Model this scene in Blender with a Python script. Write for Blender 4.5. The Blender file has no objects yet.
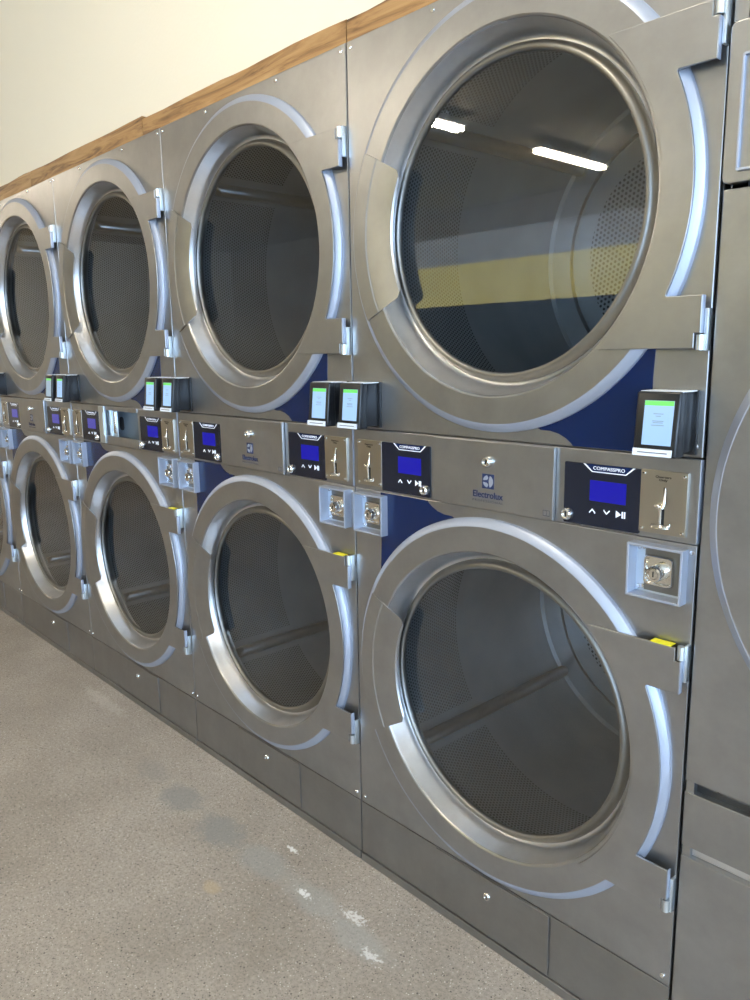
import bpy, bmesh, math, random
from math import pi, sin, cos, radians, sqrt, atan2
from mathutils import Vector, Matrix
random.seed(4)
SC = bpy.context.scene
COL = SC.collection

# ------------------------------------------------------------------ materials
def newmat(name):
    m = bpy.data.materials.new(name); m.use_nodes = True
    nt = m.node_tree; b = nt.nodes['Principled BSDF']
    return m, nt, b

def plain(name, col, metal=0.0, rough=0.5, emit=None, es=0.0, coat=0.0):
    m, nt, b = newmat(name)
    b.inputs['Base Color'].default_value = (*col, 1)
    b.inputs['Metallic'].default_value = metal
    b.inputs['Roughness'].default_value = rough
    b.inputs['Coat Weight'].default_value = coat
    if emit:
        b.inputs['Emission Color'].default_value = (*emit, 1)
        b.inputs['Emission Strength'].default_value = es
    return m

def N(nt, kind, **kw):
    n = nt.nodes.new(kind)
    for k, v in kw.items():
        if k in n.inputs.keys(): n.inputs[k].default_value = v
        else: setattr(n, k, v)
    return n

def ramp(nt, stops):
    r = nt.nodes.new('ShaderNodeValToRGB')
    while len(r.color_ramp.elements) < len(stops): r.color_ramp.elements.new(0.5)
    for e, (p, c) in zip(r.color_ramp.elements, stops):
        e.position = p; e.color = (*c, 1) if len(c) == 3 else c
    return r

def mathn(nt, op, a, b=None, c=None):
    n = nt.nodes.new('ShaderNodeMath'); n.operation = op
    for i, v in enumerate((a, b, c)):
        if v is None: continue
        if isinstance(v, (int, float)): n.inputs[i].default_value = v
        else: nt.links.new(v, n.inputs[i])
    return n.outputs[0]

def metal_mat(name, col, rough=0.35, var=0.08, metal=1.0, smudge=True, grain=(2, 2, 180)):
    m, nt, b = newmat(name)
    tc = N(nt, 'ShaderNodeTexCoord')
    mp = N(nt, 'ShaderNodeMapping'); mp.inputs['Scale'].default_value = grain
    nt.links.new(tc.outputs['Object'], mp.inputs['Vector'])
    g = N(nt, 'ShaderNodeTexNoise', Scale=3.0, Detail=3.0)
    nt.links.new(mp.outputs[0], g.inputs['Vector'])
    s = N(nt, 'ShaderNodeTexNoise', Scale=9.0, Detail=5.0, Roughness=0.65)
    nt.links.new(tc.outputs['Object'], s.inputs['Vector'])
    r1 = mathn(nt, 'MULTIPLY_ADD', g.outputs['Fac'], 0.06, rough - 0.03)
    r2 = mathn(nt, 'MULTIPLY_ADD', s.outputs['Fac'], var * 2, -var)
    nt.links.new(mathn(nt, 'ADD', r1, r2), b.inputs['Roughness'])
    k = 0.12 if smudge else 0.03
    rp = ramp(nt, [(0.35, tuple(c * (1 - k) for c in col)), (0.7, tuple(min(1, c * (1 + k * .5)) for c in col))])
    nt.links.new(s.outputs['Fac'], rp.inputs[0])
    nt.links.new(rp.outputs[0], b.inputs['Base Color'])
    b.inputs['Metallic'].default_value = metal
    return m

M = {}
M['steel'] = metal_mat('satin_steel', (0.385, 0.387, 0.388), 0.335, 0.02, metal=0.92)
M['steel_low'] = M['steel']
M['rim'] = metal_mat('light_rim', (0.42, 0.46, 0.55), 0.46, 0.03, metal=0.6, smudge=False)
M['funnel'] = metal_mat('funnel_metal', (0.74, 0.74, 0.75), 0.34, 0.02, metal=0.95)
M['retainer'] = metal_mat('retainer_metal', (0.27, 0.265, 0.25), 0.42, 0.04)
M['zinc'] = metal_mat('zinc', (0.70, 0.76, 0.80), 0.40, 0.05, smudge=False)
M['backplate'] = plain('blue_grey_steel', (0.16, 0.21, 0.26), 0.5, 0.4)
M['chrome'] = plain('chrome', (0.8, 0.79, 0.76), 1.0, 0.12)
M['coin_plate'] = metal_mat('coin_plate_steel', (0.50, 0.465, 0.40), 0.32, 0.01, grain=(2, 2, 300), smudge=False)
M['kick'] = metal_mat('kick_steel', (0.31, 0.303, 0.295), 0.40, 0.05, metal=0.92)
M['black'] = plain('black_plastic', (0.010, 0.011, 0.013), 0, 0.30)
M['darkgap'] = plain('dark_gap', (0.006, 0.006, 0.007), 0, 0.7)
M['bezel'] = plain('glossy_navy_black', (0.008, 0.011, 0.022), 0, 0.16)
M['navy'] = plain('navy_panel', (0.001, 0.012, 0.062), 0, 0.24)
M['navyprint'] = plain('navy_print', (0.015, 0.03, 0.10), 0, 0.4)
M['greyprint'] = plain('grey_print', (0.12, 0.12, 0.14), 0, 0.5)
M['darkprint'] = plain('dark_print', (0.04, 0.03, 0.02), 0, 0.5)
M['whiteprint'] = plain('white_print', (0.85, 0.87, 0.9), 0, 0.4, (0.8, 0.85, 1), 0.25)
M['yellow'] = plain('yellow_sticker', (0.85, 0.78, 0.02), 0, 0.5)
M['whiteplastic'] = plain('white_plastic', (0.78, 0.82, 0.88), 0, 0.35)
M['lcd'] = plain('lcd_blue', (0.0, 0.0, 0.05), 0, 0.12, (0.005, 0.005, 0.36), 1.0)
M['lcd_angle_haze'] = plain('lcd_blue_angle_haze', (0.02, 0.02, 0.08), 0, 0.2, (0.05, 0.045, 0.32), 1.0)  # slant-view haze of the far screens mixed into the glow colour
M['lcdmark'] = plain('lcd_mark', (0.0, 0.0, 0.05), 0, 0.2, (0.05, 0.05, 0.9), 1.0)
M['screen'] = plain('reader_screen', (0.1, 0.15, 0.2), 0, 0.15, (0.36, 0.58, 0.93), 0.92)
M['screen_dim'] = plain('reader_screen_dim', (0.1, 0.15, 0.2), 0, 0.2, (0.40, 0.52, 0.62), 0.7)
M['green'] = plain('reader_green', (0.05, 0.3, 0.05), 0, 0.15, (0.18, 0.62, 0.16), 0.9)
M['screentext'] = plain('reader_text', (0.1, 0.13, 0.16), 0, 0.3, (0.16, 0.25, 0.36), 1.0)
M['lamp'] = plain('lamp_tube', (1, 1, 1), 0, 0.5, (1.0, 0.87, 0.69), 70.0)
M['whitemetal'] = plain('white_metal', (0.8, 0.8, 0.78), 0, 0.4)

def hexmask(nt, uv, pitch, rad):
    # distance to a hexagonal lattice of points, in metres
    px, py = pitch, pitch * sqrt(3)
    sep = N(nt, 'ShaderNodeSeparateXYZ'); nt.links.new(uv, sep.inputs[0])
    def cell(ox, oy):
        a = mathn(nt, 'MULTIPLY_ADD', sep.outputs[0], 1 / px, ox)
        a = mathn(nt, 'MULTIPLY', mathn(nt, 'SUBTRACT', mathn(nt, 'FRACT', a), 0.5), px)
        c = mathn(nt, 'MULTIPLY_ADD', sep.outputs[1], 1 / py, oy)
        c = mathn(nt, 'MULTIPLY', mathn(nt, 'SUBTRACT', mathn(nt, 'FRACT', c), 0.5), py)
        return mathn(nt, 'SQRT', mathn(nt, 'ADD', mathn(nt, 'MULTIPLY', a, a), mathn(nt, 'MULTIPLY', c, c)))
    d = mathn(nt, 'MINIMUM', cell(100.0, 100.0), cell(100.5, 100.5))
    return mathn(nt, 'LESS_THAN', d, rad), sep

def drum_mat(name, side, pitch, rad):
    m, nt, b = newmat(name)
    uvn = N(nt, 'ShaderNodeUVMap')
    mask, sep = hexmask(nt, uvn.outputs[0], pitch, rad)
    u, v = sep.outputs[0], sep.outputs[1]
    if side:    # u = metres round the drum measured from a lifter, v = depth
        sect = 2 * pi * 0.38 / 3
        f = mathn(nt, 'MULTIPLY', mathn(nt, 'FRACT', mathn(nt, 'MULTIPLY_ADD', u, 1 / sect, 50.0)), sect)
        g = mathn(nt, 'MULTIPLY', mathn(nt, 'GREATER_THAN', f, 0.034), mathn(nt, 'LESS_THAN', f, sect - 0.038))
        g = mathn(nt, 'MULTIPLY', g, mathn(nt, 'LESS_THAN', v, 0.328))
        g = mathn(nt, 'MULTIPLY', g, mathn(nt, 'GREATER_THAN', v, 0.075))
    else:
        r = mathn(nt, 'SQRT', mathn(nt, 'ADD', mathn(nt, 'MULTIPLY', u, u), mathn(nt, 'MULTIPLY', v, v)))
        g = mathn(nt, 'LESS_THAN', r, 0.25)
    mask = mathn(nt, 'MULTIPLY', mask, g)
    tc = N(nt, 'ShaderNodeTexCoord')
    s = N(nt, 'ShaderNodeTexNoise', Scale=6.0, Detail=4.0)
    nt.links.new(tc.outputs['Object'], s.inputs['Vector'])
    rp = ramp(nt, [(0.3, (0.23, 0.245, 0.26)), (0.7, (0.31, 0.325, 0.34))])
    nt.links.new(s.outputs['Fac'], rp.inputs[0])
    mx = N(nt, 'ShaderNodeMix', data_type='RGBA')
    nt.links.new(mask, mx.inputs[0]); nt.links.new(rp.outputs[0], mx.inputs[6])
    mx.inputs[7].default_value = (0.015, 0.016, 0.018, 1)
    nt.links.new(mx.outputs[2], b.inputs['Base Color'])
    nt.links.new(mathn(nt, 'MULTIPLY_ADD', mask, -0.75, 0.75), b.inputs['Metallic'])
    nt.links.new(mathn(nt, 'MULTIPLY_ADD', mask, 0.4, 0.42), b.inputs['Roughness'])
    return m
M['drum_side'] = drum_mat('perforated_drum', True, 0.0085, 0.0026)
M['drum_back'] = drum_mat('perforated_back', False, 0.0125, 0.0036)
M['lifter'] = metal_mat('lifter_steel', (0.42, 0.42, 0.42), 0.35, 0.05)

def glass_mat():
    m = bpy.data.materials.new('door_glass'); m.use_nodes = True
    nt = m.node_tree; nt.nodes.clear()
    out = N(nt, 'ShaderNodeOutputMaterial')
    tr = N(nt, 'ShaderNodeBsdfTransparent'); tr.inputs[0].default_value = (0.88, 0.91, 0.92, 1)
    gl = N(nt, 'ShaderNodeBsdfGlossy'); gl.inputs['Roughness'].default_value = 0.01
    gl.inputs[0].default_value = (1, 1, 1, 1)
    ge = N(nt, 'ShaderNodeNewGeometry')
    dt = N(nt, 'ShaderNodeVectorMath', operation='DOT_PRODUCT')
    nt.links.new(ge.outputs['Normal'], dt.inputs[0]); nt.links.new(ge.outputs['Incoming'], dt.inputs[1])
    k = mathn(nt, 'SUBTRACT', 1.0, mathn(nt, 'ABSOLUTE', dt.outputs['Value']))
    fac = mathn(nt, 'MULTIPLY_ADD', mathn(nt, 'POWER', k, 5.0), 0.90, 0.095)
    mx = N(nt, 'ShaderNodeMixShader')
    nt.links.new(fac, mx.inputs[0]); nt.links.new(tr.outputs[0], mx.inputs[1]); nt.links.new(gl.outputs[0], mx.inputs[2])
    nt.links.new(mx.outputs[0], out.inputs[0])
    return m
M['glass'] = glass_mat()

def wood_mat(seed):
    m, nt, b = newmat('wood_board')
    tc = N(nt, 'ShaderNodeTexCoord'); mp = N(nt, 'ShaderNodeMapping')
    mp.inputs['Scale'].default_value = (2.2, 20, 26); mp.inputs['Location'].default_value = (seed * 3.7, seed, seed * 1.3)
    nt.links.new(tc.outputs['Object'], mp.inputs['Vector'])
    n = N(nt, 'ShaderNodeTexNoise', Scale=1.6, Detail=8.0, Roughness=0.6, Distortion=1.2)
    nt.links.new(mp.outputs[0], n.inputs['Vector'])
    rp = ramp(nt, [(0.30, (0.07, 0.032, 0.012)), (0.40, (0.22, 0.11, 0.04)), (0.52, (0.38, 0.205, 0.075)), (0.72, (0.50, 0.30, 0.125))])
    nt.links.new(n.outputs['Fac'], rp.inputs[0]); nt.links.new(rp.outputs[0], b.inputs['Base Color'])
    b.inputs['Roughness'].default_value = 0.6
    return m

def wall_mat(name, col):
    m, nt, b = newmat(name)
    tc = N(nt, 'ShaderNodeTexCoord')
    n = N(nt, 'ShaderNodeTexNoise', Scale=0.8, Detail=5.0)
    nt.links.new(tc.outputs['Object'], n.inputs['Vector'])
    rp = ramp(nt, [(0.3, tuple(c * 0.95 for c in col)), (0.7, col)])
    nt.links.new(n.outputs['Fac'], rp.inputs[0]); nt.links.new(rp.outputs[0], b.inputs['Base Color'])
    b.inputs['Roughness'].default_value = 0.75
    n2 = N(nt, 'ShaderNodeTexNoise', Scale=90.0, Detail=3.0)
    nt.links.new(tc.outputs['Object'], n2.inputs['Vector'])
    bp = N(nt, 'ShaderNodeBump', Strength=0.08, Distance=0.01)
    nt.links.new(n2.outputs['Fac'], bp.inputs['Height']); nt.links.new(bp.outputs[0], b.inputs['Normal'])
    return m

def floor_mat():
    m, nt, b = newmat('polished_concrete')
    tc = N(nt, 'ShaderNodeTexCoord'); v = tc.outputs['Object']
    def nz(scale, det=5, rough=0.6):
        n = N(nt, 'ShaderNodeTexNoise', Scale=scale, Detail=det, Roughness=rough); nt.links.new(v, n.inputs['Vector']); return n.outputs['Fac']
    def mix(fac, a, bb, mode='MIX'):
        x = N(nt, 'ShaderNodeMix', data_type='RGBA', blend_type=mode)
        for i, s in ((0, fac), (6, a), (7, bb)):
            if isinstance(s, (int, float)): x.inputs[i].default_value = s
            elif isinstance(s, tuple): x.inputs[i].default_value = (*s, 1)
            else: nt.links.new(s, x.inputs[i])
        return x.outputs[2]
    big = ramp(nt, [(0.35, (0.33, 0.285, 0.24)), (0.50, (0.40, 0.35, 0.30)), (0.66, (0.465, 0.415, 0.36))])
    nt.links.new(nz(1.7, 6), big.inputs[0])
    fine = ramp(nt, [(0.30, (0.70, 0.70, 0.69)), (0.70, (1.16, 1.16, 1.16))])
    nt.links.new(nz(120, 4, 0.7), fine.inputs[0])
    c = mix(1.0, big.outputs[0], fine.outputs[0], 'MULTIPLY')
    def specks(scale, lo, sel, col, c):
        vo = N(nt, 'ShaderNodeTexVoronoi', Scale=scale); nt.links.new(v, vo.inputs['Vector'])
        d = mathn(nt, 'LESS_THAN', vo.outputs['Distance'], lo)
        sp = N(nt, 'ShaderNodeSeparateColor'); nt.links.new(vo.outputs['Color'], sp.inputs[0])
        s = mathn(nt, 'LESS_THAN', sp.outputs[0], sel)
        return mix(mathn(nt, 'MULTIPLY', d, s), c, col)
    c = specks(230, 0.36, 0.30, (0.21, 0.18, 0.15), c)
    c = specks(140, 0.28, 0.10, (0.11, 0.095, 0.08), c)
    c = specks(320, 0.40, 0.25, (0.28, 0.245, 0.20), c)
    c = specks(210, 0.30, 0.10, (0.64, 0.60, 0.53), c)
    # worn grey patches and white spatter at the foot of the row
    def patch(x, y, rx, ry, col, c, rag=0.35, sc=40, amt=0.75):
        mp = N(nt, 'ShaderNodeMapping'); mp.vector_type = 'TEXTURE'
        mp.inputs['Location'].default_value = (x, y, 0); mp.inputs['Scale'].default_value = (rx, ry, 1)
        nt.links.new(v, mp.inputs['Vector'])
        ln = N(nt, 'ShaderNodeVectorMath', operation='LENGTH'); nt.links.new(mp.outputs[0], ln.inputs[0])
        d = mathn(nt, 'ADD', ln.outputs['Value'], mathn(nt, 'MULTIPLY_ADD', nz(sc, 4, 0.7), rag * 2, -rag))
        mr = N(nt, 'ShaderNodeMapRange'); nt.links.new(d, mr.inputs[0])
        mr.inputs[1].default_value = 1.1; mr.inputs[2].default_value = 0.6; mr.inputs[3].default_value = 0; mr.inputs[4].default_value = amt
        return mix(mr.outputs[0], c, col)
    for p in PATCHES: c = patch(*p[:4], p[4], c, *p[5:])
    nt.links.new(c, b.inputs['Base Color'])
    b.inputs['Roughness'].default_value = 0.62
    b.inputs['Specular IOR Level'].default_value = 0.35
    bp = N(nt, 'ShaderNodeBump', Strength=0.10, Distance=0.004)
    nt.links.new(nz(200, 3), bp.inputs['Height']); nt.links.new(bp.outputs[0], b.inputs['Normal'])
    return m
GREY = (0.25, 0.25, 0.24)
PATCHES = [(-1.558, -.184, .085, .045, GREY, .7, 26, .35), (-1.362, -.190, .085, .055, GREY, .7, 26, .65), (-1.150, -.195, .095, .06, GREY, .7, 26, .65),
           (-.96, -.185, .10, .05, (.33, .33, .315), .5, 14, .55), (-.77, -.18, .12, .04, (.37, .37, .35), .5, 14, .5), (-.60, -.19, .10, .04, (.37, .37, .35), .5, 14, .5),
           (-.80, -.185, .022, .009, (.85, .85, .84), 2.2, 110, .8), (-.95, -.105, .02, .007, (.85, .85, .84), 2.2, 110, .8), (-.66, -.15, .03, .012, (.85, .85, .84), 3.0, 110, .6), (-.55, -.20, .025, .01, (.85, .85, .84), 3.0, 90, .6),
           (-2.15, -.08, .18, .025, (.6, .57, .53), 1.3, 40, .3), (-.97, -.33, .03, .02, (.50, .38, .23), .5, 30, .5)]

# ------------------------------------------------------------------ geometry helpers
def link(name, me, mat=None, parent=None):
    o = bpy.data.objects.new(name, me); COL.objects.link(o)
    if mat is not None:
        me.materials.clear(); me.materials.append(mat)
    if parent is not None: o.parent = parent
    return o

def bm_obj(name, bm, mat, parent=None, smooth=30):
    me = bpy.data.meshes.new(name)
    bmesh.ops.recalc_face_normals(bm, faces=bm.faces)
    bm.to_mesh(me); bm.free()
    if smooth:
        for p in me.polygons: p.use_smooth = True
        me.set_sharp_from_angle(angle=radians(smooth))
    return link(name, me, mat, parent)

def add_box(bm, x0, x1, y0, y1, z0, z1, bev=0.0, seg=2):
    r = bmesh.ops.create_cube(bm, size=1)
    vs = r['verts']
    for v in vs:
        v.co = Vector((x0 + (v.co.x + .5) * (x1 - x0), y0 + (v.co.y + .5) * (y1 - y0), z0 + (v.co.z + .5) * (z1 - z0)))
    if bev > 0:
        es = set(e for v in vs for e in v.link_edges)
        bmesh.ops.bevel(bm, geom=list(es), offset=bev, segments=seg, affect='EDGES', profile=0.5)

def box(name, x0, x1, y0, y1, z0, z1, mat, parent=None, bev=0.0):
    bm = bmesh.new(); add_box(bm, x0, x1, y0, y1, z0, z1, bev)
    return bm_obj(name, bm, mat, parent)

def lathe_bm(bm, prof, cx, cz, seg=96, closed=False, rev=False):
    rings = []
    for r, y in prof:
        if r < 1e-6: rings.append([bm.verts.new((cx, y, cz))]); continue
        rings.append([bm.verts.new((cx + r * cos(2 * pi * i / seg), y, cz + r * sin(2 * pi * i / seg))) for i in range(seg)])
    pairs = list(zip(rings[:-1], rings[1:]))
    if closed: pairs.append((rings[-1], rings[0]))
    for a, b in pairs:
        for i in range(seg):
            j = (i + 1) % seg
            if len(a) == 1 and len(b) == 1: continue
            if len(b) == 1: bm.faces.new((a[i], a[j], b[0]))
            elif len(a) == 1: bm.faces.new((a[0], b[j], b[i]))
            else: bm.faces.new((a[i], a[j], b[j], b[i]))

def lathe(name, prof, cx, cz, mat, parent, seg=96, closed=False, smooth=40):
    bm = bmesh.new(); lathe_bm(bm, prof, cx, cz, seg, closed)
    return bm_obj(name, bm, mat, parent, smooth)

def fillet(pts, rad):
    """round the corners of a closed polygon; rad = number or dict index->radius"""
    out = []; n = len(pts)
    for i, p in enumerate(pts):
        r = rad.get(i, 0) if isinstance(rad, dict) else rad
        if r <= 0: out.append(p); continue
        p = Vector(p); a = Vector(pts[i - 1]) - p; b = Vector(pts[(i + 1) % n]) - p
        la, lb = a.length, b.length; a.normalize(); b.normalize()
        ang = a.angle(b)
        if ang > 3.1: out.append(tuple(p)); continue
        t = min(r / math.tan(ang / 2), la * .49, lb * .49)
        p0, p1 = p + a * t, p + b * t
        for k in range(6):
            s = k / 5
            q = p0 * (1 - s) ** 2 + p * 2 * s * (1 - s) + p1 * s ** 2
            out.append(tuple(q))
    return out

def arc(cx, cz, r, a0, a1, n):
    return [(cx + r * cos(radians(a0 + (a1 - a0) * i / n)), cz + r * sin(radians(a0 + (a1 - a0) * i / n))) for i in range(n + 1)]

def rect(x0, x1, z0, z1, r=0.0):
    p = [(x0, z0), (x1, z0), (x1, z1), (x0, z1)]
    return fillet(p, r) if r else p

DG = bpy.context.evaluated_depsgraph_get
def curve_mesh(cu, name):
    o = bpy.data.objects.new('tmp', cu); COL.objects.link(o)
    me = bpy.data.meshes.new_from_object(o.evaluated_get(DG()))
    bpy.data.objects.remove(o); me.name = name
    return me

def plate(name, loops, yfront, thick, mat, parent=None, bev=0.0):
    """flat sheet with an outline and holes in x,z; front face at y = yfront"""
    cu = bpy.data.curves.new(name, 'CURVE'); cu.dimensions = '2D'; cu.fill_mode = 'BOTH'
    for lp in loops:
        s = cu.splines.new('POLY'); s.points.add(len(lp) - 1); s.use_cyclic_u = True
        for q, (x, z) in zip(s.points, lp): q.co = (x, z, 0, 1)
    cu.extrude = thick / 2 - bev; cu.bevel_depth = bev; cu.bevel_resolution = 1; cu.offset = -bev
    me = curve_mesh(cu, name)
    c = yfront + thick / 2
    me.transform(Matrix(((1, 0, 0, 0), (0, 0, -1, c), (0, 1, 0, 0), (0, 0, 0, 1))))
    bm = bmesh.new(); bm.from_mesh(me); bmesh.ops.remove_doubles(bm, verts=bm.verts, dist=1e-5)
    bm.to_mesh(me); bm.free()
    for p in me.polygons: p.use_smooth = True
    me.set_sharp_from_angle(angle=radians(12))
    return link(name, me, mat, parent)

def text(name, body, x, z, y, width, mat, parent, thick=0.0003, spacing=1.0, bold=0.0, height=None):
    cu = bpy.data.curves.new(name, 'FONT'); cu.body = body; cu.size = 0.01
    cu.align_x = 'CENTER'; cu.align_y = 'CENTER'; cu.extrude = thick; cu.space_character = spacing; cu.offset = bold
    me = curve_mesh(cu, name)
    xs = [v.co.x for v in me.vertices]; ys = [v.co.y for v in me.vertices]
    s = width / (max(xs) - min(xs)); mx = (max(xs) + min(xs)) / 2; my = (max(ys) + min(ys)) / 2
    sy = s if height is None else height / (max(ys) - min(ys))
    for v in me.vertices: v.co = Vector((x + (v.co.x - mx) * s, y - v.co.z, z + (v.co.y - my) * sy))
    return link(name, me, mat, parent)

def disc_solid(bm, cx, cz, r, y0, y1, seg=20, dome=0.0):
    lathe_bm(bm, [(r, y1), (r, y0 + dome), (r * .8, y0 + dome * .2), (0, y0)], cx, cz, seg)

# ------------------------------------------------------------------ the dryer (local x in -0.4..0.4, face at y=0)
ZU, ZL = 1.476, 0.549
PB, PT, TOP, KT = 0.9455, 1.0800, 1.873, 0.160
HX = 0.3982

def screw(parent, x, z, y=0.0, r=0.0048):
    bm = bmesh.new(); disc_solid(bm, x, z, r, y - 0.003, y, 12, 0.0015)
    return bm_obj('screw', bm, M['chrome'], parent, 40)

def key_lock(name, parent, x, z, y, r=0.0105, out=0.009):
    bm = bmesh.new()
    lathe_bm(bm, [(r * 1.15, y), (r * 1.15, y - out * .35), (r, y - out * .8), (r * .8, y - out), (r * .62, y - out), (r * .6, y - out * .75), (0, y - out * .8)], x, z, 28)
    o = bm_obj(name, bm, M['chrome'], parent, 35)
    box('keyhole', x - .0012, x + .0012, y - out * .85, y - out * .7, z - .0045, z + .0045, M['darkgap'], o)
    return o

def make_door(root, zc, upper):
    ring = lathe('door', [(.364, -.0165), (.3165, -.0165), (.3135, -.0150), (.3120, -.0125)], 0, zc, M['steel'], root, 128, smooth=8)
    ring['label'] = 'upper round dryer door' if upper else 'lower round dryer door'
    lathe('door_rim', [(.335, .0), (.3802, .0), (.3800, -.0065), (.3790, -.0080), (.3668, -.0160), (.3640, -.0166)], 0, zc, M['rim'], ring, 128, smooth=35)
    lathe('funnel', [(.3120, -.0125), (.3095, -.004), (.3010, .028), (.2985, .034), (.2940, .0365), (.2900, .0365)], 0, zc, M['funnel'], ring, 128, smooth=50)
    lathe('glass_retainer', [(.2900, .0365), (.2893, .029), (.2860, .0235), (.2815, .0195), (.2770, .0185), (.2735, .0200), (.2720, .0235), (.2715, .0300), (.2850, .046), (.335, .03), (.335, .0)], 0, zc, M['retainer'], ring, 128, smooth=50)
    lathe('glass', [(.2722, .0262), (0, .0262)], 0, zc, M['glass'], ring, 96)
    # hinge plate
    A = math.degrees(math.asin(.232 / .3205))
    B = math.degrees(math.asin(.156 / .3695))
    xr = .3925
    nx, nz_ = .0095, .0215
    pts = []
    left = arc(0, zc, .3205, A, -A, 36)
    cut = arc(0, zc, .3695, -B, B, 30)
    pts += left
    pts += [(xr - nx, zc - .232), (xr - nx, zc - .232 + nz_), (xr, zc - .232 + nz_), (xr, zc - .156)]
    i0 = len(pts); pts += cut; i1 = len(pts) - 1
    pts += [(xr, zc + .156), (xr, zc + .232 - nz_), (xr - nx, zc + .232 - nz_), (xr - nx, zc + .232)]
    pts = fillet(pts, {0: .012, len(left) - 1: .012, i0: .008, i1: .008})
    hp = plate('hinge_plate', [pts], -.0212, .0044, M['steel'], ring, 0.0012)
    # folded edges of the two tabs
    for s in (-1, 1):
        bm = bmesh.new()
        a, b = sorted((zc + s * .156, zc + s * (.232 - nz_)))
        add_box(bm, xr - .0022, xr + .0003, -.0200, -.0095, a, b, .0012)
        bm_obj('tab_fold', bm, M['rim'], ring, 30)
    for s in (-1, 1):
        bm = bmesh.new()
        for (za, zb) in ((.2125, .2345),):
            c = bmesh.ops.create_cone(bm, cap_ends=True, segments=20, radius1=.0062, radius2=.0062, depth=zb - za)
            for v in c['verts']: v.co += Vector((xr - .0025, -.0145, zc + s * (za + zb) / 2))
        a, b = sorted((zc + s * .175, zc + s * .236))
        add_box(bm, xr + .0005, xr + .0062, -.0125, -.0002, a, b, .001)
        bm_obj('hinge', bm, M['zinc'], ring, 40)
    # pull handle on the left
    bm = bmesh.new()
    prof = [(.3640, -.0200, 27, 0), (.3290, -.0200, 27, 0), (.3260, -.0185, 27, 0), (.3230, -.0185, 27, 0), (.2720, -.0105, 26.5, 0), (.2650, -.0090, 24.8, 0), (.2625, -.0050, 23.6, 0)]
    nA = 28; grid = []
    for r, y, ha, _ in prof:
        grid.append([bm.verts.new((-r * cos(radians(-ha + 2 * ha * i / nA)), y, zc + r * sin(radians(-ha + 2 * ha * i / nA)))) for i in range(nA + 1)])
    for a, b in zip(grid[:-1], grid[1:]):
        for i in range(nA): bm.faces.new((a[i], a[i + 1], b[i + 1], b[i]))
    bmesh.ops.recalc_face_normals(bm, faces=bm.faces)
    ret = bmesh.ops.solidify(bm, geom=bm.faces[:], thickness=.0022)
    h = bm_obj('handle', bm, M['steel'], ring, 25)
    return ring

def make_drum(root, zc, lift, name='drum'):
    me_bm = bmesh.new(); uvl = me_bm.loops.layers.uv.new('UVMap')
    seg = 96; R0 = .38
    ys = [.062, .15, .25, .33, .335, .45, .58, .70]
    rings = [[me_bm.verts.new((R0 * cos(2 * pi * i / seg), y, R0 * sin(2 * pi * i / seg))) for i in range(seg)] for y in ys]
    for a in range(len(ys) - 1):
        for i in range(seg):
            j = (i + 1) % seg
            f = me_bm.faces.new((rings[a][i], rings[a][j], rings[a + 1][j], rings[a + 1][i]))
            uv = [(i, ys[a]), (i + 1, ys[a]), (i + 1, ys[a + 1]), (i, ys[a + 1])]
            for l, (k, v) in zip(f.loops, uv): l[uvl].uv = (2 * pi * k / seg * R0, v)
            f.smooth = True
    me = bpy.data.meshes.new(name); me_bm.to_mesh(me); me_bm.free()
    d = link(name, me, M['drum_side'], root)
    d.location = (0, 0, zc); d.rotation_euler = (0, -radians(lift), 0)
    # back wall
    bm = bmesh.new(); uvl = bm.loops.layers.uv.new('UVMap')
    lathe_bm(bm, [(.38, .70), (.372, .708), (.3165, .708), (.314, .722), (.307, .722), (.3045, .703), (.30, .700), (.15, .700), (0, .700)], 0, 0, seg)
    for f in bm.faces:
        for l in f.loops: l[uvl].uv = (l.vert.co.x, l.vert.co.z)
    bm_obj('drum_back', bm, M['drum_back'], d, 30)
    lathe('drum_collar', [(.288, .047), (.31, .052), (.31, .062), (.38, .062)], 0, 0, M['lifter'], d, 64)
    for k in range(3):
        a = radians(120 * k)
        bm = bmesh.new()
        n = 8; sec = [(-.016, .001), (-.0150, .014), (-.009, .025), (0, .029), (.009, .025), (.0150, .014), (.016, .001)]
        prev = None; ends = []
        for y in (.10, .112, .690, .70):
            sc = .3 if y in (.10,) else 1
            rg = []
            for t, h in sec:
                rr = R0 - h * sc
                x = rr * cos(a) - t * sin(a); z = rr * sin(a) + t * cos(a)
                rg.append(bm.verts.new((x, y, z)))
            if prev:
                for i in range(len(sec) - 1): bm.faces.new((prev[i], prev[i + 1], rg[i + 1], rg[i]))
            else: bm.faces.new(rg)
            prev = rg
        bm_obj('lifter', bm, M['lifter'], d, 50)
    return d

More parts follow.
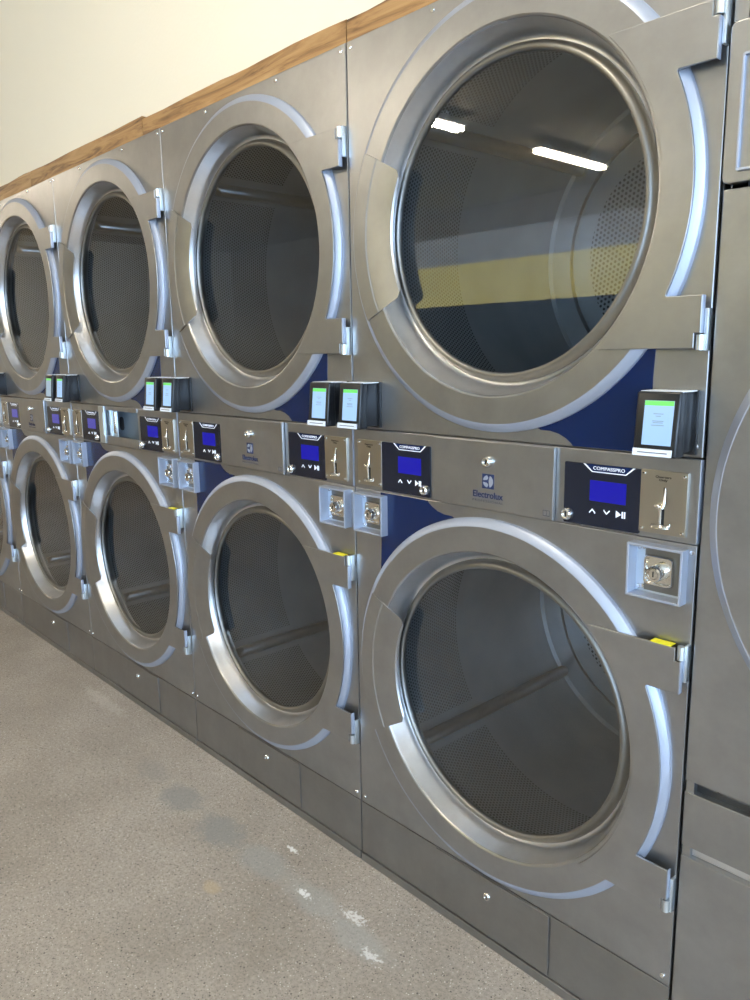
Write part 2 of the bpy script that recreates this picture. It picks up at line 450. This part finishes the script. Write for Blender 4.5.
def make_module(root, x0, key_x):
    """display bezel, x0 = left edge"""
    x1 = x0 + .143; y = -.0055
    bz = plate('display_module', [rect(x0, x1, .9495, 1.0560, .003)], y, .004, M['bezel'], root, .0006)
    # title field
    t0 = x0 + .037; t1 = x0 + .133; b0 = x0 + .054; b1 = x0 + .117
    plate('title_field', [[(t0, 1.0556), (t1, 1.0556), (b1, 1.0425), (b0, 1.0425)]], y - .0004, .0006, M['navy'], bz)
    w = .0014
    out = [(t0, 1.0556), (b0, 1.0425), (b1, 1.0425), (t1, 1.0556)]
    inn = [(t1 - .004, 1.0556), (b1 - .0008, 1.0425 + w), (b0 + .0008, 1.0425 + w), (t0 + .004, 1.0556)]
    plate('title_line', [out + inn], y - .0009, .0006, M['whiteprint'], bz)
    text('title_text', 'COMPASSPRO', (b0 + b1) / 2, 1.0497, y - .0009, .058, M['whiteprint'], bz, spacing=1.05, height=.0056)
    lc = plate('screen', [rect(x0 + .051, x0 + .118, .9935, 1.0285, .0008)], y - .0006, .0008, M['lcd'], bz)
    # icons
    zc = .9765
    def vee(cx, up):
        s = 1 if up else -1
        return [(cx - .0062, zc - s * .003), (cx, zc + s * .0035), (cx + .0062, zc - s * .003), (cx + .0050, zc - s * .0046), (cx, zc + s * .0010), (cx - .0050, zc - s * .0046)]
    a = x0 + .057
    plate('up_button', [vee(a, True)], y - .0009, .0008, M['whiteprint'], bz)
    plate('down_button', [vee(a + .027, False)], y - .0009, .0008, M['whiteprint'], bz)
    c = a + .053
    plate('start_button', [[(c - .0085, zc - .006), (c + .0010, zc), (c - .0085, zc + .006)], rect(c + .002, c + .0043, zc - .0055, zc + .0055), rect(c + .0060, c + .0083, zc - .0055, zc + .0055)], y - .0009, .0008, M['whiteprint'], bz)
    key_lock('key_lock', root, key_x, .9645, -.002, .0100, .012)
    return bz

def make_coin_plate(root, xc):
    y = -.0065
    p = plate('coin_slot_plate', [rect(xc - .039, xc + .039, .9555, 1.0565, .002)], y, .005, M['coin_plate'], root, .0007)
    p['label'] = 'warm steel coin slot plate'
    for sx in (-1, 1):
        for sz in (-1, 1): screw(p, xc + sx * .0335, 1.006 + sz * .0445, y, .0028)
    text('slot_text', 'Quarters\nOnly', xc - .001, 1.0440, y - .0003, .026, M['darkprint'], p, height=.0095, bold=.00018)
    plate('coin_slot', [rect(xc + .0005, xc + .0030, 1.003, 1.031, .001)], y - .0004, .001, M['darkgap'], p)
    bm = bmesh.new()
    # curved guide blade above, round knob, shaft, scoop
    pts = [(xc + .004, 1.031, .004), (xc + .005, 1.018, .009), (xc + .0045, 1.006, .012), (xc + .002, .999, .013)]
    def tube(path, rs, seg=10):
        prev = None
        for (x, z, d), r in zip(path, rs):
            rg = [bm.verts.new((x + r * cos(2 * pi * i / seg), y - d * .6 + r * .6 * sin(2 * pi * i / seg), z + .2 * r * sin(2 * pi * i / seg))) for i in range(seg)]
            if prev:
                for i in range(seg): bm.faces.new((prev[i], prev[(i + 1) % seg], rg[(i + 1) % seg], rg[i]))
            else: bm.faces.new(rg)
            prev = rg
        bm.faces.new(prev)
    tube(pts, (.0008, .0018, .0030, .0045))
    s = bmesh.ops.create_uvsphere(bm, u_segments=16, v_segments=10, radius=.0068)
    for v in s['verts']: v.co = Vector((xc - .005 + v.co.x * 1.15, y - .004 + v.co.y * .9, 1.0005 + v.co.z * .72))
    tube([(xc - .0025, .998, .006), (xc - .0030, .985, .003), (xc - .003, .970, .003)], (.0030, .0026, .0028))
    bm_obj('coin_guide', bm, M['chrome'], p, 50)
    plate('return_gap', [rect(xc - .0015, xc + .0035, .970, .996, .001)], y - .0005, .001, M['darkgap'], p)
    bm = bmesh.new()
    nA = 14
    for row in range(1):
        prev = None
        for k in range(5):
            ph = k / 4 * pi / 2
            rg = []
            for i in range(nA + 1):
                th = pi * i / nA
                rr = .0165
                rg.append(bm.verts.new((xc - .002 + rr * cos(th) * (1 - .1 * k / 4), y - .0105 * sin(th) * cos(ph * .6), .966 + .006 * (k / 4) + .004 * (i / nA == 0))))
            if prev:
                for i in range(nA): bm.faces.new((prev[i], prev[i + 1], rg[i + 1], rg[i]))
            prev = rg
    bmesh.ops.solidify(bm, geom=bm.faces[:], thickness=.0015)
    bm_obj('coin_return', bm, M['chrome'], p, 50)
    return p

def make_lockbox(root, xc):
    hw, hh, zc = .047, .0445, .893
    o, i = rect(xc - hw, xc + hw, zc - hh, zc + hh, .0015), rect(xc - hw + .0042, xc + hw - .0042, zc - hh + .0042, zc + hh - .0042, .001)
    fr = plate('lock_guard', [o, i], -.020, .030, M['rim'], root, .0008)
    fr['label'] = 'deep square steel guard around the coin box lock'
    bp_ = box('guard_base', xc - hw + .0005, xc + hw - .0005, 0.006, .009, zc - hh + .0005, zc + hh - .0005, M['zinc'], fr)
    plate('lock_backing', [rect(xc - .0265, xc + .0400, zc - .036, zc + .038, .001)], .0035, .0026, M['retainer'], fr)
    for sx, sz in ((-.0375, .033), (-.0375, -.033), (-.0300, .035), (-.0300, -.031), (.036, .033), (.036, -.031)): screw(fr, xc + sx, zc + sz, .0035 if sx > 0 else .006, .0042)
    # chrome escutcheon: rounded square dish with a cylinder
    bm = bmesh.new(); ex, ez = xc - .0010, zc - .0005
    prev = None
    for (hf, y, rr) in ((.0255, .0035, .009), (.0250, -.0005, .009), (.0235, -.0030, .0085), (.0212, -.0030, .008), (.0195, .0022, .007), (.010, .0026, .005)):
        lp = rect(ex - hf, ex + hf, ez - hf, ez + hf, rr)
        rg = [bm.verts.new((x, y, z)) for x, z in lp]
        if prev:
            for k in range(len(rg)):
                j = (k + 1) % len(rg); bm.faces.new((prev[k], prev[j], rg[j], rg[k]))
        prev = rg
    bm.faces.new(prev)
    bm_obj('escutcheon', bm, M['chrome'], fr, 40)
    bm = bmesh.new()
    lathe_bm(bm, [(.0140, .003), (.0132, -.0125), (.0120, -.0150), (.0090, -.0155), (.0080, -.0140), (.0074, -.0140), (.0070, -.0152), (0, -.0154)], ex - .001, ez - .002, 32)
    c = bm_obj('lock_cylinder', bm, M['chrome'], fr, 35)
    box('keyhole', ex - .0018, ex - .0002, -.0162, -.0140, ez - .0065, ez + .0025, M['darkgap'], c)
    return fr

def make_reader(root, xc, dim=False):
    z0, z1 = 1.0855, 1.1820
    hw = .0345
    bm = bmesh.new()
    add_box(bm, xc - hw + .003, xc + hw - .003, -.048, -.0005, z0 + .004, z1 - .002, .003)
    add_box(bm, xc - hw - .001, xc + hw + .001, -.006, -.0003, z0, z1 + .001, .001)
    o = bm_obj('card_reader', bm, M['black'], root, 40)
    bm = bmesh.new(); add_box(bm, xc - hw, xc + hw, -.062, -.040, z0, z1, .0035, 3)
    def tilt(z): return (z - z0) / (z1 - z0)
    for v in bm.verts:
        if v.co.y < -.05: v.co.y += (tilt(v.co.z) - .5) * .009
    bm_obj('front_bezel', bm, M['black'], o, 40)
    cov = box('top_cover', xc - hw + .001, xc + hw - .001, -.050, -.001, z1 - .001, z1 + .0008, M['whiteplastic'], o, .0004)
    L = z1 - z0; W = 2 * hw
    def fy(z): return -.062 + (tilt(z) - .5) * .009
    def face_quad(name, xa, xb, za, zb, off, mat, par):
        bm = bmesh.new()
        ya, yb = fy(za), fy(zb)
        f = [(xa, ya, za), (xb, ya, za), (xb, yb, zb), (xa, yb, zb)]
        vf = [bm.verts.new((x, y - off, z)) for x, y, z in f]; vb = [bm.verts.new((x, y + .001, z)) for x, y, z in f]
        bm.faces.new(vf); bm.faces.new(vb[::-1])
        for i in range(4):
            j = (i + 1) % 4; bm.faces.new((vf[i], vb[i], vb[j], vf[j]))
        return bm_obj(name, bm, mat, par, 0)
    xl, xr_ = xc - hw + W * .20, xc - hw + W * .87
    za, zb = z0 + L * .185, z0 + L * .865
    sc = face_quad('screen', xl, xr_, za, zb, .0005, M['screen_dim' if dim else 'screen'], o)
    face_quad('screen_header', xl + .0003, xr_ - .0003, zb - L * .075, zb - .0003, .0008, M['green'], o)
    xm = (xl + xr_) / 2
    for k, (w_, dz) in enumerate(((.008, .20), (.004, .235), (.009, .31), (.008, .335), (.010, .375))):
        face_quad('screen_text', xm - w_, xm + w_, zb - L * dz - .0006, zb - L * dz + .0006, .0008, M['screentext'], o)
    face_quad('card_slot', xc - hw + .002, xc + hw - .006, z0 + .0015, z0 + .0120, .003, M['whiteplastic'], o)
    face_quad('card_gap', xc - hw + .010, xc + hw - .012, z0 + .0062, z0 + .0076, .0034, M['greyprint'], o)
    return o

def accent(root, upper):
    # navy field beside the door; outline for the upper panel, turned half round for the lower one
    pts = [(.313, 1.0825), (.313, 1.12), (.312, 1.20), (.315, 1.262)]
    inner = arc(0, ZU, .372, -33, -76.5, 24)
    blob = [(.105, 1.106), (.125, 1.1055), (.143, 1.1015), (.158, 1.0945), (.168, 1.0870), (.172, 1.0825)]
    pts = pts + inner + blob
    if not upper:
        zm = (PB + PT) / 2
        pts = [(-x, 2 * zm - z) for x, z in pts]
        # the lower door sits a little nearer the band than the upper one
        pts = [(x, z) for x, z in pts]
    o = plate('accent_panel', [pts], -.0012, .0022, M['navy'], root)
    o['label'] = 'glossy navy blue panel beside the door'
    return o

def make_logo(root):
    xc, zc = -.0045, 1.0025; y = -.0112
    h = .0140
    sq = rect(xc - h, xc + h, zc - h, zc + h)
    lo = plate('logo', [sq], y, .0008, M['navyprint'], root)
    r = .0118
    # three petals of the round emblem
    def petal(pts): return plate('logo_petal', [pts], y - .0004, .0006, M['rim'], lo)
    petal([(xc + .0020, zc + .0008)] + arc(xc, zc, r, 78, -78, 16)[0:0] + arc(xc + .0005, zc, r, 70, -70, 18) + [(xc + .0030, zc - .0055), (xc + .0030, zc + .0055)])
    petal([(xc - .0105, zc + .0015)] + arc(xc, zc, r, 165, 100, 10) + [(xc + .0010, zc + .0068), (xc - .0020, zc + .0030)])
    petal([(xc - .0020, zc - .0030), (xc + .0010, zc - .0068)] + arc(xc, zc, r, -100, -165, 10) + [(xc - .0105, zc - .0015)])
    text('brand_text', 'Electrolux', xc, .9765, y, .072, M['navyprint'], root, bold=.00012)
    text('brand_subtext', 'PROFESSIONAL', xc, .9640, y, .074, M['greyprint'], root, height=.0042, spacing=1.25)
    # small manual symbol in the corner
    bx, bz = .128, .9600
    plate('manual_icon', [rect(bx - .007, bx + .007, bz - .0055, bz + .0055), rect(bx - .0060, bx - .0006, bz - .0040, bz + .0045), rect(bx + .0006, bx + .0060, bz - .0040, bz + .0045)], y, .0006, M['greyprint'], root)

def make_dryer(sticker=True):
    root = bpy.data.objects.new('stacked_dryer', None); COL.objects.link(root)
    # sheet metal body, open at the front
    bm = bmesh.new()
    add_box(bm, -HX, -HX + .002, .0125, .90, .004, TOP - .001); add_box(bm, HX - .002, HX, .0125, .90, .004, TOP - .001)
    add_box(bm, -HX + .002, HX - .002, .898, .90, .004, TOP - .001); add_box(bm, -HX + .002, HX - .002, .0125, .898, TOP - .003, TOP - .001)
    add_box(bm, -HX + .002, HX - .002, .0125, .898, .004, .006); add_box(bm, -HX + .002, HX - .002, .10, .898, .99, 1.02)
    bm_obj('cabinet_body', bm, M['kick'], root, 30)
    g = .0006
    # upper front
    up = plate('upper_front_panel', [rect(-HX, HX, PT + g, TOP, .0015), arc(0, ZU, .335, 0, 356, 89)], 0, .012, M['steel'], root, .002)
    for x in (-.385, -.155, .155, .385): screw(up, x, TOP - .013)
    for x in (-.385, .385): screw(up, x, PT + .018)
    accent(root, True); accent(root, False)
    xk = .3385
    hole = lambda s: rect(s * xk - .0455, s * xk + .0455, .850, .936)
    lo = plate('lower_front_panel', [rect(-HX, HX, KT + g, PB - g, .0015), arc(0, ZL, .335, 0, 356, 89), hole(1), hole(-1)], 0, .012, M['steel'], root, .002)
    for x in (-.385, .385): screw(lo, x, KT + .017)
    for x in (-.391, .391): screw(lo, x, PB - .012, r=.0038)
    # control band
    cp = plate('control_panel', [rect(-HX, HX, PB + g, PT - g, .0015), rect(-.138, .138, .957, 1.070)], -.002, .012, M['steel'], root, .002)
    bm = bmesh.new()   # bright return strip at the right-hand end of each band
    add_box(bm, HX - .0008, HX + .0005, -.0028, .010, PB + .002, PT - .002, .0008)
    bm_obj('edge_strip', bm, M['rim'], root, 30)
    cd = plate('coin_box_door', [rect(-.1485, .1415, PB + .0018, PT - .0015, .001)], -.0105, .008, M['steel'], root, .0018)
    key_lock('key_lock', cd, -.0045, 1.0400, -.0105, .0098, .011)
    make_logo(cd)
    bm = bmesh.new()
    add_box(bm, -.1385, .1385, .098, .100, .956, 1.071); add_box(bm, -.1385, -.1370, .010, .098, .956, 1.071); add_box(bm, .1370, .1385, .010, .098, .956, 1.071)
    add_box(bm, -.137, .137, .010, .098, .956, .9575); add_box(bm, -.137, .137, .010, .098, 1.0695, 1.071)
    cb = bm_obj('coin_compartment', bm, M['funnel'], root, 30)
    make_module(root, .160, .168)
    make_module(root, -.303, -.174)
    make_coin_plate(root, .342); make_coin_plate(root, -.342)
    make_lockbox(root, xk); make_lockbox(root, -xk)
    make_reader(root, .353); make_reader(root, -.3420)
    # plinth
    kp = plate('kick_panel', [rect(-HX, HX, .022, KT - g, .0015), rect(-.1500, .1555, .0230, KT - .0005)], -.0005, .011, M['kick'], root, .0010)
    kd = plate('access_door', [rect(-.1480, .1530, .0245, KT - .0025, .001)], -.0035, .008, M['kick'], root, .0016)
    key_lock('key_lock', kd, 0, .1175, -.0030, .0075, .005)
    plate('toe_strip', [rect(-HX, HX, .0, .0205, .0015)], -.0045, .010, M['kick'], root, .0012)
    make_door(root, ZU, True); make_door(root, ZL, False)
    make_drum(root, ZU, 142); make_drum(root, ZL, -142)
    return root

def tag(o, label=None, cat=None, group=None, kind=None):
    if label: o['label'] = label
    if cat: o['category'] = cat
    if group: o['group'] = group
    if kind: o['kind'] = kind
    return o

def copy_tree(o, parent=None):
    c = o.copy(); COL.objects.link(c)
    if parent is not None: c.parent = parent
    for ch in list(o.children): copy_tree(ch, c)
    return c

proto = make_dryer()
LAB = ['nearest silver stacked dryer, the large pair of round doors beside the big single dryer',
       'second silver stacked dryer from the right, coin box door shut, left of the nearest stack',
       'third silver stacked dryer from the right, with its middle coin compartment standing open',
       'fourth silver stacked dryer from the right, next beyond the one with the open coin compartment',
       'farthest silver stacked dryer, cut off by the left edge of the photo']
dryers = []
for k in range(5):
    o = proto if k == 0 else copy_tree(proto)
    o.location = (-.4 - .8 * k, 0, 0)
    tag(o, LAB[k], 'dryer', 'stacked dryers in one row')
    dryers.append(o)

def kids(o, n): return [c for c in o.children if c.name.split('.')[0] == n]
# yellow stickers on the lower upper-hinge tab of the nearer machines
for k in (0, 1, 2):
    dr = kids(dryers[k], 'door'); dr = [d for d in dr if 'lower' in d.get('label', '')][0]
    w = .040 if k else .041
    s = box('warning_sticker', .340, .340 + w - .006, -.0200, -.0035, ZL + .2318, ZL + .2332, M['yellow'], dr)
    f = plate('sticker_face', [rect(.340, .340 + w - .006, ZL + .2262, ZL + .2330)], -.0202, .0006, M['yellow'], dr)
    plate('sticker_text', [rect(.3435, .340 + w - .010, ZL + .2290, ZL + .2300)], -.0205, .0006, M['darkprint'], dr)
# the third stack stands with its coin compartment open
def drop(o):
    for c in list(o.children): drop(c)
    bpy.data.objects.remove(o)
drop(kids(dryers[2], 'coin_box_door')[0])
cbx = kids(dryers[2], 'coin_compartment')[0]
fl = plate('door_flange', [rect(-.1485, -.1040, PB + .003, PT - .003, .001), rect(-.1130, -.1060, .975, 1.055, .002)], -.0085, .007, M['zinc'], dryers[2], .0015)
br = plate('coin_bracket', [rect(-.122, -.040, .966, 1.068, .002)], .010, .003, M['zinc'], dryers[2], .0006)
plate('bracket_rib', [rect(-.090, -.078, .968, 1.066, .001)], .004, .006, M['zinc'], br, .0012)
plate('bracket_rib', [rect(-.062, -.046, .985, 1.060, .004)], .005, .005, M['chrome'], br, .0012)
screw(br, -.085, 1.020, .004, .003)
plate('coin_backplate', [rect(-.135, .137, .958, 1.069)], .034, .002, M['backplate'], dryers[2])
plate('coin_chute_hole', [rect(-.073, -.041, .994, 1.040, .014)], .0330, .001, M['darkgap'], cbx)
plate('compartment_lip', [rect(-.100, .1405, PB + .002, .976, .001)], -.0045, .006, M['steel'], dryers[2], .0012)
plate('compartment_lip', [rect(-.100, .1405, 1.064, PT - .002, .001)], -.0045, .006, M['steel'], dryers[2], .0012)
# far LCDs: oblique-view haze put into their emission colour; far readers simply dimmer
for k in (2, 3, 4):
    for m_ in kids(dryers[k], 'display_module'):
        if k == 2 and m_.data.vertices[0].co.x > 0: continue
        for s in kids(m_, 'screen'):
            s.data = s.data.copy(); s.data.materials[0] = M['lcd_angle_haze']
for k in (3, 4):
    for m_ in kids(dryers[k], 'card_reader'):
        for s in kids(m_, 'screen'):
            s.data = s.data.copy(); s.data.materials[0] = M['screen_dim']

# ------------------------------------------------------------------ the big single dryer at the right edge
def big_dryer():
    root = bpy.data.objects.new('single_dryer', None); COL.objects.link(root)
    root.location = (.418, 0, 0)          # local x -0.41 .. 0.41
    H = .4140; zc, cx = 1.004, -.004; zt = 1.462; yb = -.002
    bm = bmesh.new()
    add_box(bm, -H + .001, -H + .003, .02, .90, .004, 1.672); add_box(bm, H - .003, H - .001, .02, .90, .004, 1.672)
    add_box(bm, -H + .003, H - .003, .898, .90, .004, 1.672); add_box(bm, -H + .003, H - .003, .02, .898, 1.668, 1.672)
    bm_obj('cabinet_body', bm, M['kick'], root)
    plate('main_front_panel', [rect(-H, H, .556, zt, .002), arc(cx, zc, .345, 0, 356, 89)], yb, .016, M['steel'], root, .0015)
    hd = plate('header_panel', [rect(-H, H, zt + .006, 1.675, .010)], -.010, .022, M['steel'], root, .0018)
    for lp in ((-H + .020, H - .020),):
        o1 = rect(lp[0], lp[1], 1.482, 1.632, .004); i1 = rect(lp[0] + .0035, lp[1] - .0035, 1.4855, 1.6285, .003)
        plate('header_frame', [o1, i1], -.0150, .006, M['rim'], hd, .0008)
    key_lock('key_lock', hd, -.36, 1.555, -.010, .009, .01)
    box('header_notch', -H + .035, H - .035, -.004, .004, zt - .001, zt + .007, M['darkgap'], root)
    d1 = plate('drawer_front', [rect(-H, H, .440, .536, .002)], yb, .014, M['steel'], root, .0015)
    bm = bmesh.new()
    add_box(bm, -H + .003, H - .003, .028, .030, .425, .560); add_box(bm, -H + .003, H - .003, .012, .028, .4385, .440); add_box(bm, -H + .003, H - .003, .012, .028, .5345, .5360)
    bm_obj('slot_backing', bm, M['kick'], root)
    box('slot_backing', -H + .014, H - .014, .010, .012, .4215, .4395, M['funnel'], root)
    for za, zb in ((.536, .556), (.421, .440)):
        for s in (-1, 1):
            a, b = sorted((s * (H - .001), s * (H - .014)))
            box('slot_end', a, b, .001, .012, za, zb, M['steel'], root)
    screw(root, -H + .040, .548, .028, .004); screw(root, -H + .043, .541, .028, .003)
    plate('lower_front_panel', [rect(-H, H, .022, .421, .002)], yb, .014, M['steel'], root, .0015)
    plate('toe_strip', [rect(-H, H, 0, .0205, .0015)], -.0045, .012, M['kick'], root, .001)
    # large door
    ring = lathe('door', [(.380, -.0190), (.330, -.0190), (.326, -.015)], cx, zc, M['steel'], root, 128, smooth=8)
    lathe('door_rim', [(.345, yb), (.3975, yb), (.3972, -.006), (.3820, -.0190), (.380, -.0190)], cx, zc, M['rim'], ring, 128, smooth=20)
    lathe('funnel', [(.326, -.015), (.315, .03), (.306, .036)], cx, zc, M['funnel'], ring, 96)
    lathe('glass_retainer', [(.306, .036), (.300, .024), (.290, .020), (.286, .028), (.30, .046), (.345, .03), (.345, yb)], cx, zc, M['retainer'], ring, 96)
    lathe('glass', [(.2875, .027), (0, .027)], cx, zc, M['glass'], ring, 96)
    bm = bmesh.new()
    lathe_bm(bm, [(.31, .050), (.39, .062), (.39, .70), (0, .70)], cx, zc, 72)
    bm_obj('drum', bm, M['lifter'], root)
    return root
big = big_dryer()
tag(big, 'big single silver dryer with one large round door, cut off at the right edge', 'dryer')

# ------------------------------------------------------------------ the room
def struct(name, x0, x1, y0, y1, z0, z1, mat, bev=0):
    o = box(name, x0, x1, y0, y1, z0, z1, mat, None, bev); tag(o, kind='structure'); return o
XL, XR, YF, YB, ZC = -13.0, 4.5, -7.5, .95, 3.2
cream = wall_mat('cream_paint', (0.86, 0.765, 0.585))
offwhite = wall_mat('offwhite_paint', (0.84, 0.78, 0.66))
struct('floor', XL, XR, YF, YB + .1, -.10, 0, floor_mat())
struct('ceiling', XL, XR, YF, YB + .1, ZC, ZC + .1, wall_mat('ceiling_paint', (0.78, 0.73, 0.62)))
struct('wall_back', XL, XR, .022, .12, 1.875, ZC, cream)
struct('wall_back', XL, -4.003, .022, .12, 0, 1.875, cream)
struct('wall_back', .832, XR, .022, .12, 0, 1.875, cream)
struct('wall_back', .0, .832, .03, .12, 1.678, 1.875, cream)
struct('wall_recess', -4.1, .9, YB, YB + .1, 0, 2.0, cream)
struct('wall_left', XL - .1, XL, YF, .12, 0, ZC, offwhite)
# opposite wall: slate dado, ochre band, off-white above
slate = wall_mat('slate_paint', (0.055, 0.065, 0.075))
struct('wall_front', XL, 2.0, YF - .1, YF, 0, 1.86, offwhite)
struct('wall_front', XL, 2.0, YF - .1, YF, 2.86, ZC, offwhite)
struct('wall_front', XL, -8.2, YF - .1, YF, 1.86, 2.86, offwhite)
struct('wall_front', -2.2, 2.0, YF - .1, YF, 1.86, 2.86, offwhite)
def blind_mat(name, col, k):
    # added translucent sheet, passes sky light to brighten the mirrored band
    m = bpy.data.materials.new(name); m.use_nodes = True; nt = m.node_tree; nt.nodes.clear()
    out = N(nt, 'ShaderNodeOutputMaterial'); mx = N(nt, 'ShaderNodeMixShader')
    mx.inputs[0].default_value = k
    d = N(nt, 'ShaderNodeBsdfDiffuse'); t = N(nt, 'ShaderNodeBsdfTranslucent')
    d.inputs[0].default_value = (*col, 1); t.inputs[0].default_value = (*col, 1)
    nt.links.new(d.outputs[0], mx.inputs[1]); nt.links.new(t.outputs[0], mx.inputs[2]); nt.links.new(mx.outputs[0], out.inputs[0])
    return m
def blind(name, z0, z1, mat):
    bm = bmesh.new(); vs = [bm.verts.new(p) for p in ((-8.2, YF - .05, z0), (-2.2, YF - .05, z0), (-2.2, YF - .05, z1), (-8.2, YF - .05, z1))]
    bm.faces.new(vs); tag(bm_obj(name, bm, mat, None, 0), kind='structure')
blind('added_ochre_blind', 1.88, 2.46, blind_mat('ochre_blind', (0.80, 0.52, 0.14), .42))  # backlit sheet added so the yellow band mirrors brightly
blind('added_pale_blind', 2.46, 2.86, blind_mat('pale_blind', (0.62, 0.50, 0.38), .20))  # dimmer sheet added above it for the whitish mirrored strip
struct('trim_9', -9.0, -2.2, YF, YF + .02, 0, 1.885, slate)
# window wall at the right, and an opening added behind the viewer for fill light
frame = plain('window_frame_paint', (0.25, 0.25, 0.25), 0.5, 0.4)
struct('wall_right', XR, XR + .1, YF, .12, 0, .35, offwhite)
struct('wall_right', XR, XR + .1, YF, .12, 2.75, ZC, offwhite)
struct('wall_right', XR, XR + .1, -.7, .12, .35, 2.75, offwhite)
def window(name, axis, a0, a1, pos, z0, z1, nm):
    bm = bmesh.new(); t = .03
    def seg(a, b, za, zb):
        if axis == 'y': add_box(bm, pos, pos + .06, a, b, za, zb)
        else: add_box(bm, a, b, pos, pos + .06, za, zb)
    seg(a0, a1, z0, z0 + .05); seg(a0, a1, z1 - .05, z1)
    for i in range(nm + 1):
        c = a0 + (a1 - a0) * i / nm; c = min(max(c, a0 + t), a1 - t)
        seg(c - t, c + t, z0 + .05, z1 - .05)
    o = bm_obj(name, bm, frame, None, 0); tag(o, kind='structure'); return o
window('window_1', 'y', YF, -.7, XR + .01, .35, 2.75, 4)
struct('wall_front', 2.0, XR, YF - .1, YF, 0, .35, offwhite)
struct('wall_front', 2.0, XR, YF - .1, YF, 2.75, ZC, offwhite)
window('fill_window', 'x', 2.0, XR, YF - .08, .35, 2.75, 2)  # frame of the added fill opening

# rough wood boards capping the gap above the row
def board(name, x0, x1, z0, z1, seed, y0=.004, y1=.024, wob=.003):
    bm = bmesh.new(); n = max(6, int((x1 - x0) / .06)); rnd = random.Random(seed)
    cols = []
    for i in range(n + 1):
        x = x0 + (x1 - x0) * i / n
        zt = z1 + wob * sin(i * .9 + seed) + rnd.uniform(-wob, wob) * .5
        cols.append([bm.verts.new(p) for p in ((x, y0, z0), (x, y0, zt - .0015), (x, y0 + .0015, zt), (x, y1, zt), (x, y1, z0))])
    for a, b in zip(cols[:-1], cols[1:]):
        for k in range(5): bm.faces.new((a[k], b[k], b[(k + 1) % 5], a[(k + 1) % 5]))
    bm.faces.new(cols[0]); bm.faces.new(cols[-1][::-1])
    o = bm_obj(name, bm, wood_mat(seed), None, 30); tag(o, kind='structure'); return o
board('trim_1', -4.0, -2.614, 1.874, 1.928, 1, wob=.002)
board('trim_2', -2.610, -1.712, 1.874, 1.927, 2, wob=.001)
board('trim_3', -1.707, -.8035, 1.874, 1.920, 3, wob=.0015)
board('trim_4', -.800, -.0, 1.874, 1.920, 4)
board('trim_5', .026, .82, 1.679, 1.775, 5)
struct('trim_6', .003, .022, .001, .024, 1.679, 1.92, M['steel'])

# ceiling strip lights
def strip(x, y0, y1, label):
    o = box('ceiling_light', x - .065, x + .065, y0, y1, ZC - .095, ZC - .080, M['whitemetal'])
    for yy in (y0 + .2, y1 - .2): box('mounting_bracket', x - .02, x + .02, yy - .02, yy + .02, ZC - .080, ZC - .001, M['whitemetal'], o)
    box('lamp_diffuser', x - .045, x + .045, y0 + .02, y1 - .02, ZC - .135, ZC - .095, M['lamp'], o)
    tag(o, label, 'ceiling light', 'strip lights on the laundry ceiling')
nm = ['beside the window wall', 'above the viewer', 'towards the far end', 'at the far end']
for i, x in enumerate((3.0, -.6, -7.7, -11.2)):  # unseen strips added for room light, set clear of the glass reflections
    strip(x, -1.95, -.75, 'added fill strip light %s, close to the dryer row' % nm[i])
strip(-4.15, -4.15, -2.95, 'white strip light mirrored in the nearest upper glass, the one nearer the dryers')
strip(-4.15, -6.38, -5.2, 'white strip light mirrored in the nearest upper glass, the one farther from the dryers')

# folding table against the opposite side (seen in the glass)
def table(x, y, w, d, label, col):
    t = bpy.data.objects.new('folding_table', None); COL.objects.link(t); t.location = (x, y, 0)
    box('tabletop', -w / 2, w / 2, -d / 2, d / 2, .86, .90, col, t, .004)
    for sx in (-1, 1):
        for sy in (-1, 1):
            box('leg', sx * (w / 2 - .08) - .025, sx * (w / 2 - .08) + .025, sy * (d / 2 - .06) - .025, sy * (d / 2 - .06) + .025, 0, .86, M['whitemetal'], t, .003)
    tag(t, label, 'table')
    return t
table(-3.2, -3.6, 1.8, .75, 'grey laundry folding table with white legs across the aisle', plain('grey_laminate', (0.25, 0.26, 0.27), 0, .4))

# ------------------------------------------------------------------ light
w = bpy.data.worlds.new('World'); SC.world = w; w.use_nodes = True
bg = w.node_tree.nodes['Background']
bg.inputs[0].default_value = (0.50, 0.71, 1.0, 1); bg.inputs[1].default_value = 11.0

# ------------------------------------------------------------------ camera
cam = bpy.data.cameras.new('camera'); co = bpy.data.objects.new('camera', cam); COL.objects.link(co)
yaw, pit, rol = 0.827761941, 0.187401260, -0.0155914703
f = Vector((-sin(yaw) * cos(pit), cos(yaw) * cos(pit), -sin(pit)))
r0 = Vector((cos(yaw), sin(yaw), 0)); u0 = r0.cross(f)
rr = cos(rol) * r0 + sin(rol) * u0; uu = -sin(rol) * r0 + cos(rol) * u0
co.matrix_world = Matrix(((rr.x, uu.x, -f.x, .519081), (rr.y, uu.y, -f.y, -1.149930), (rr.z, uu.z, -f.z, 1.245358), (0, 0, 0, 1)))
cam.sensor_fit = 'HORIZONTAL'; cam.sensor_width = 36; cam.lens = 778.526 * 36 / 750
cam.clip_start = .02
SC.camera = co
SC.view_settings.view_transform = 'Standard'; SC.view_settings.look = 'None'
SC.view_settings.gamma = 1; SC.view_settings.use_curve_mapping = False
SC.view_settings.exposure = 0.0
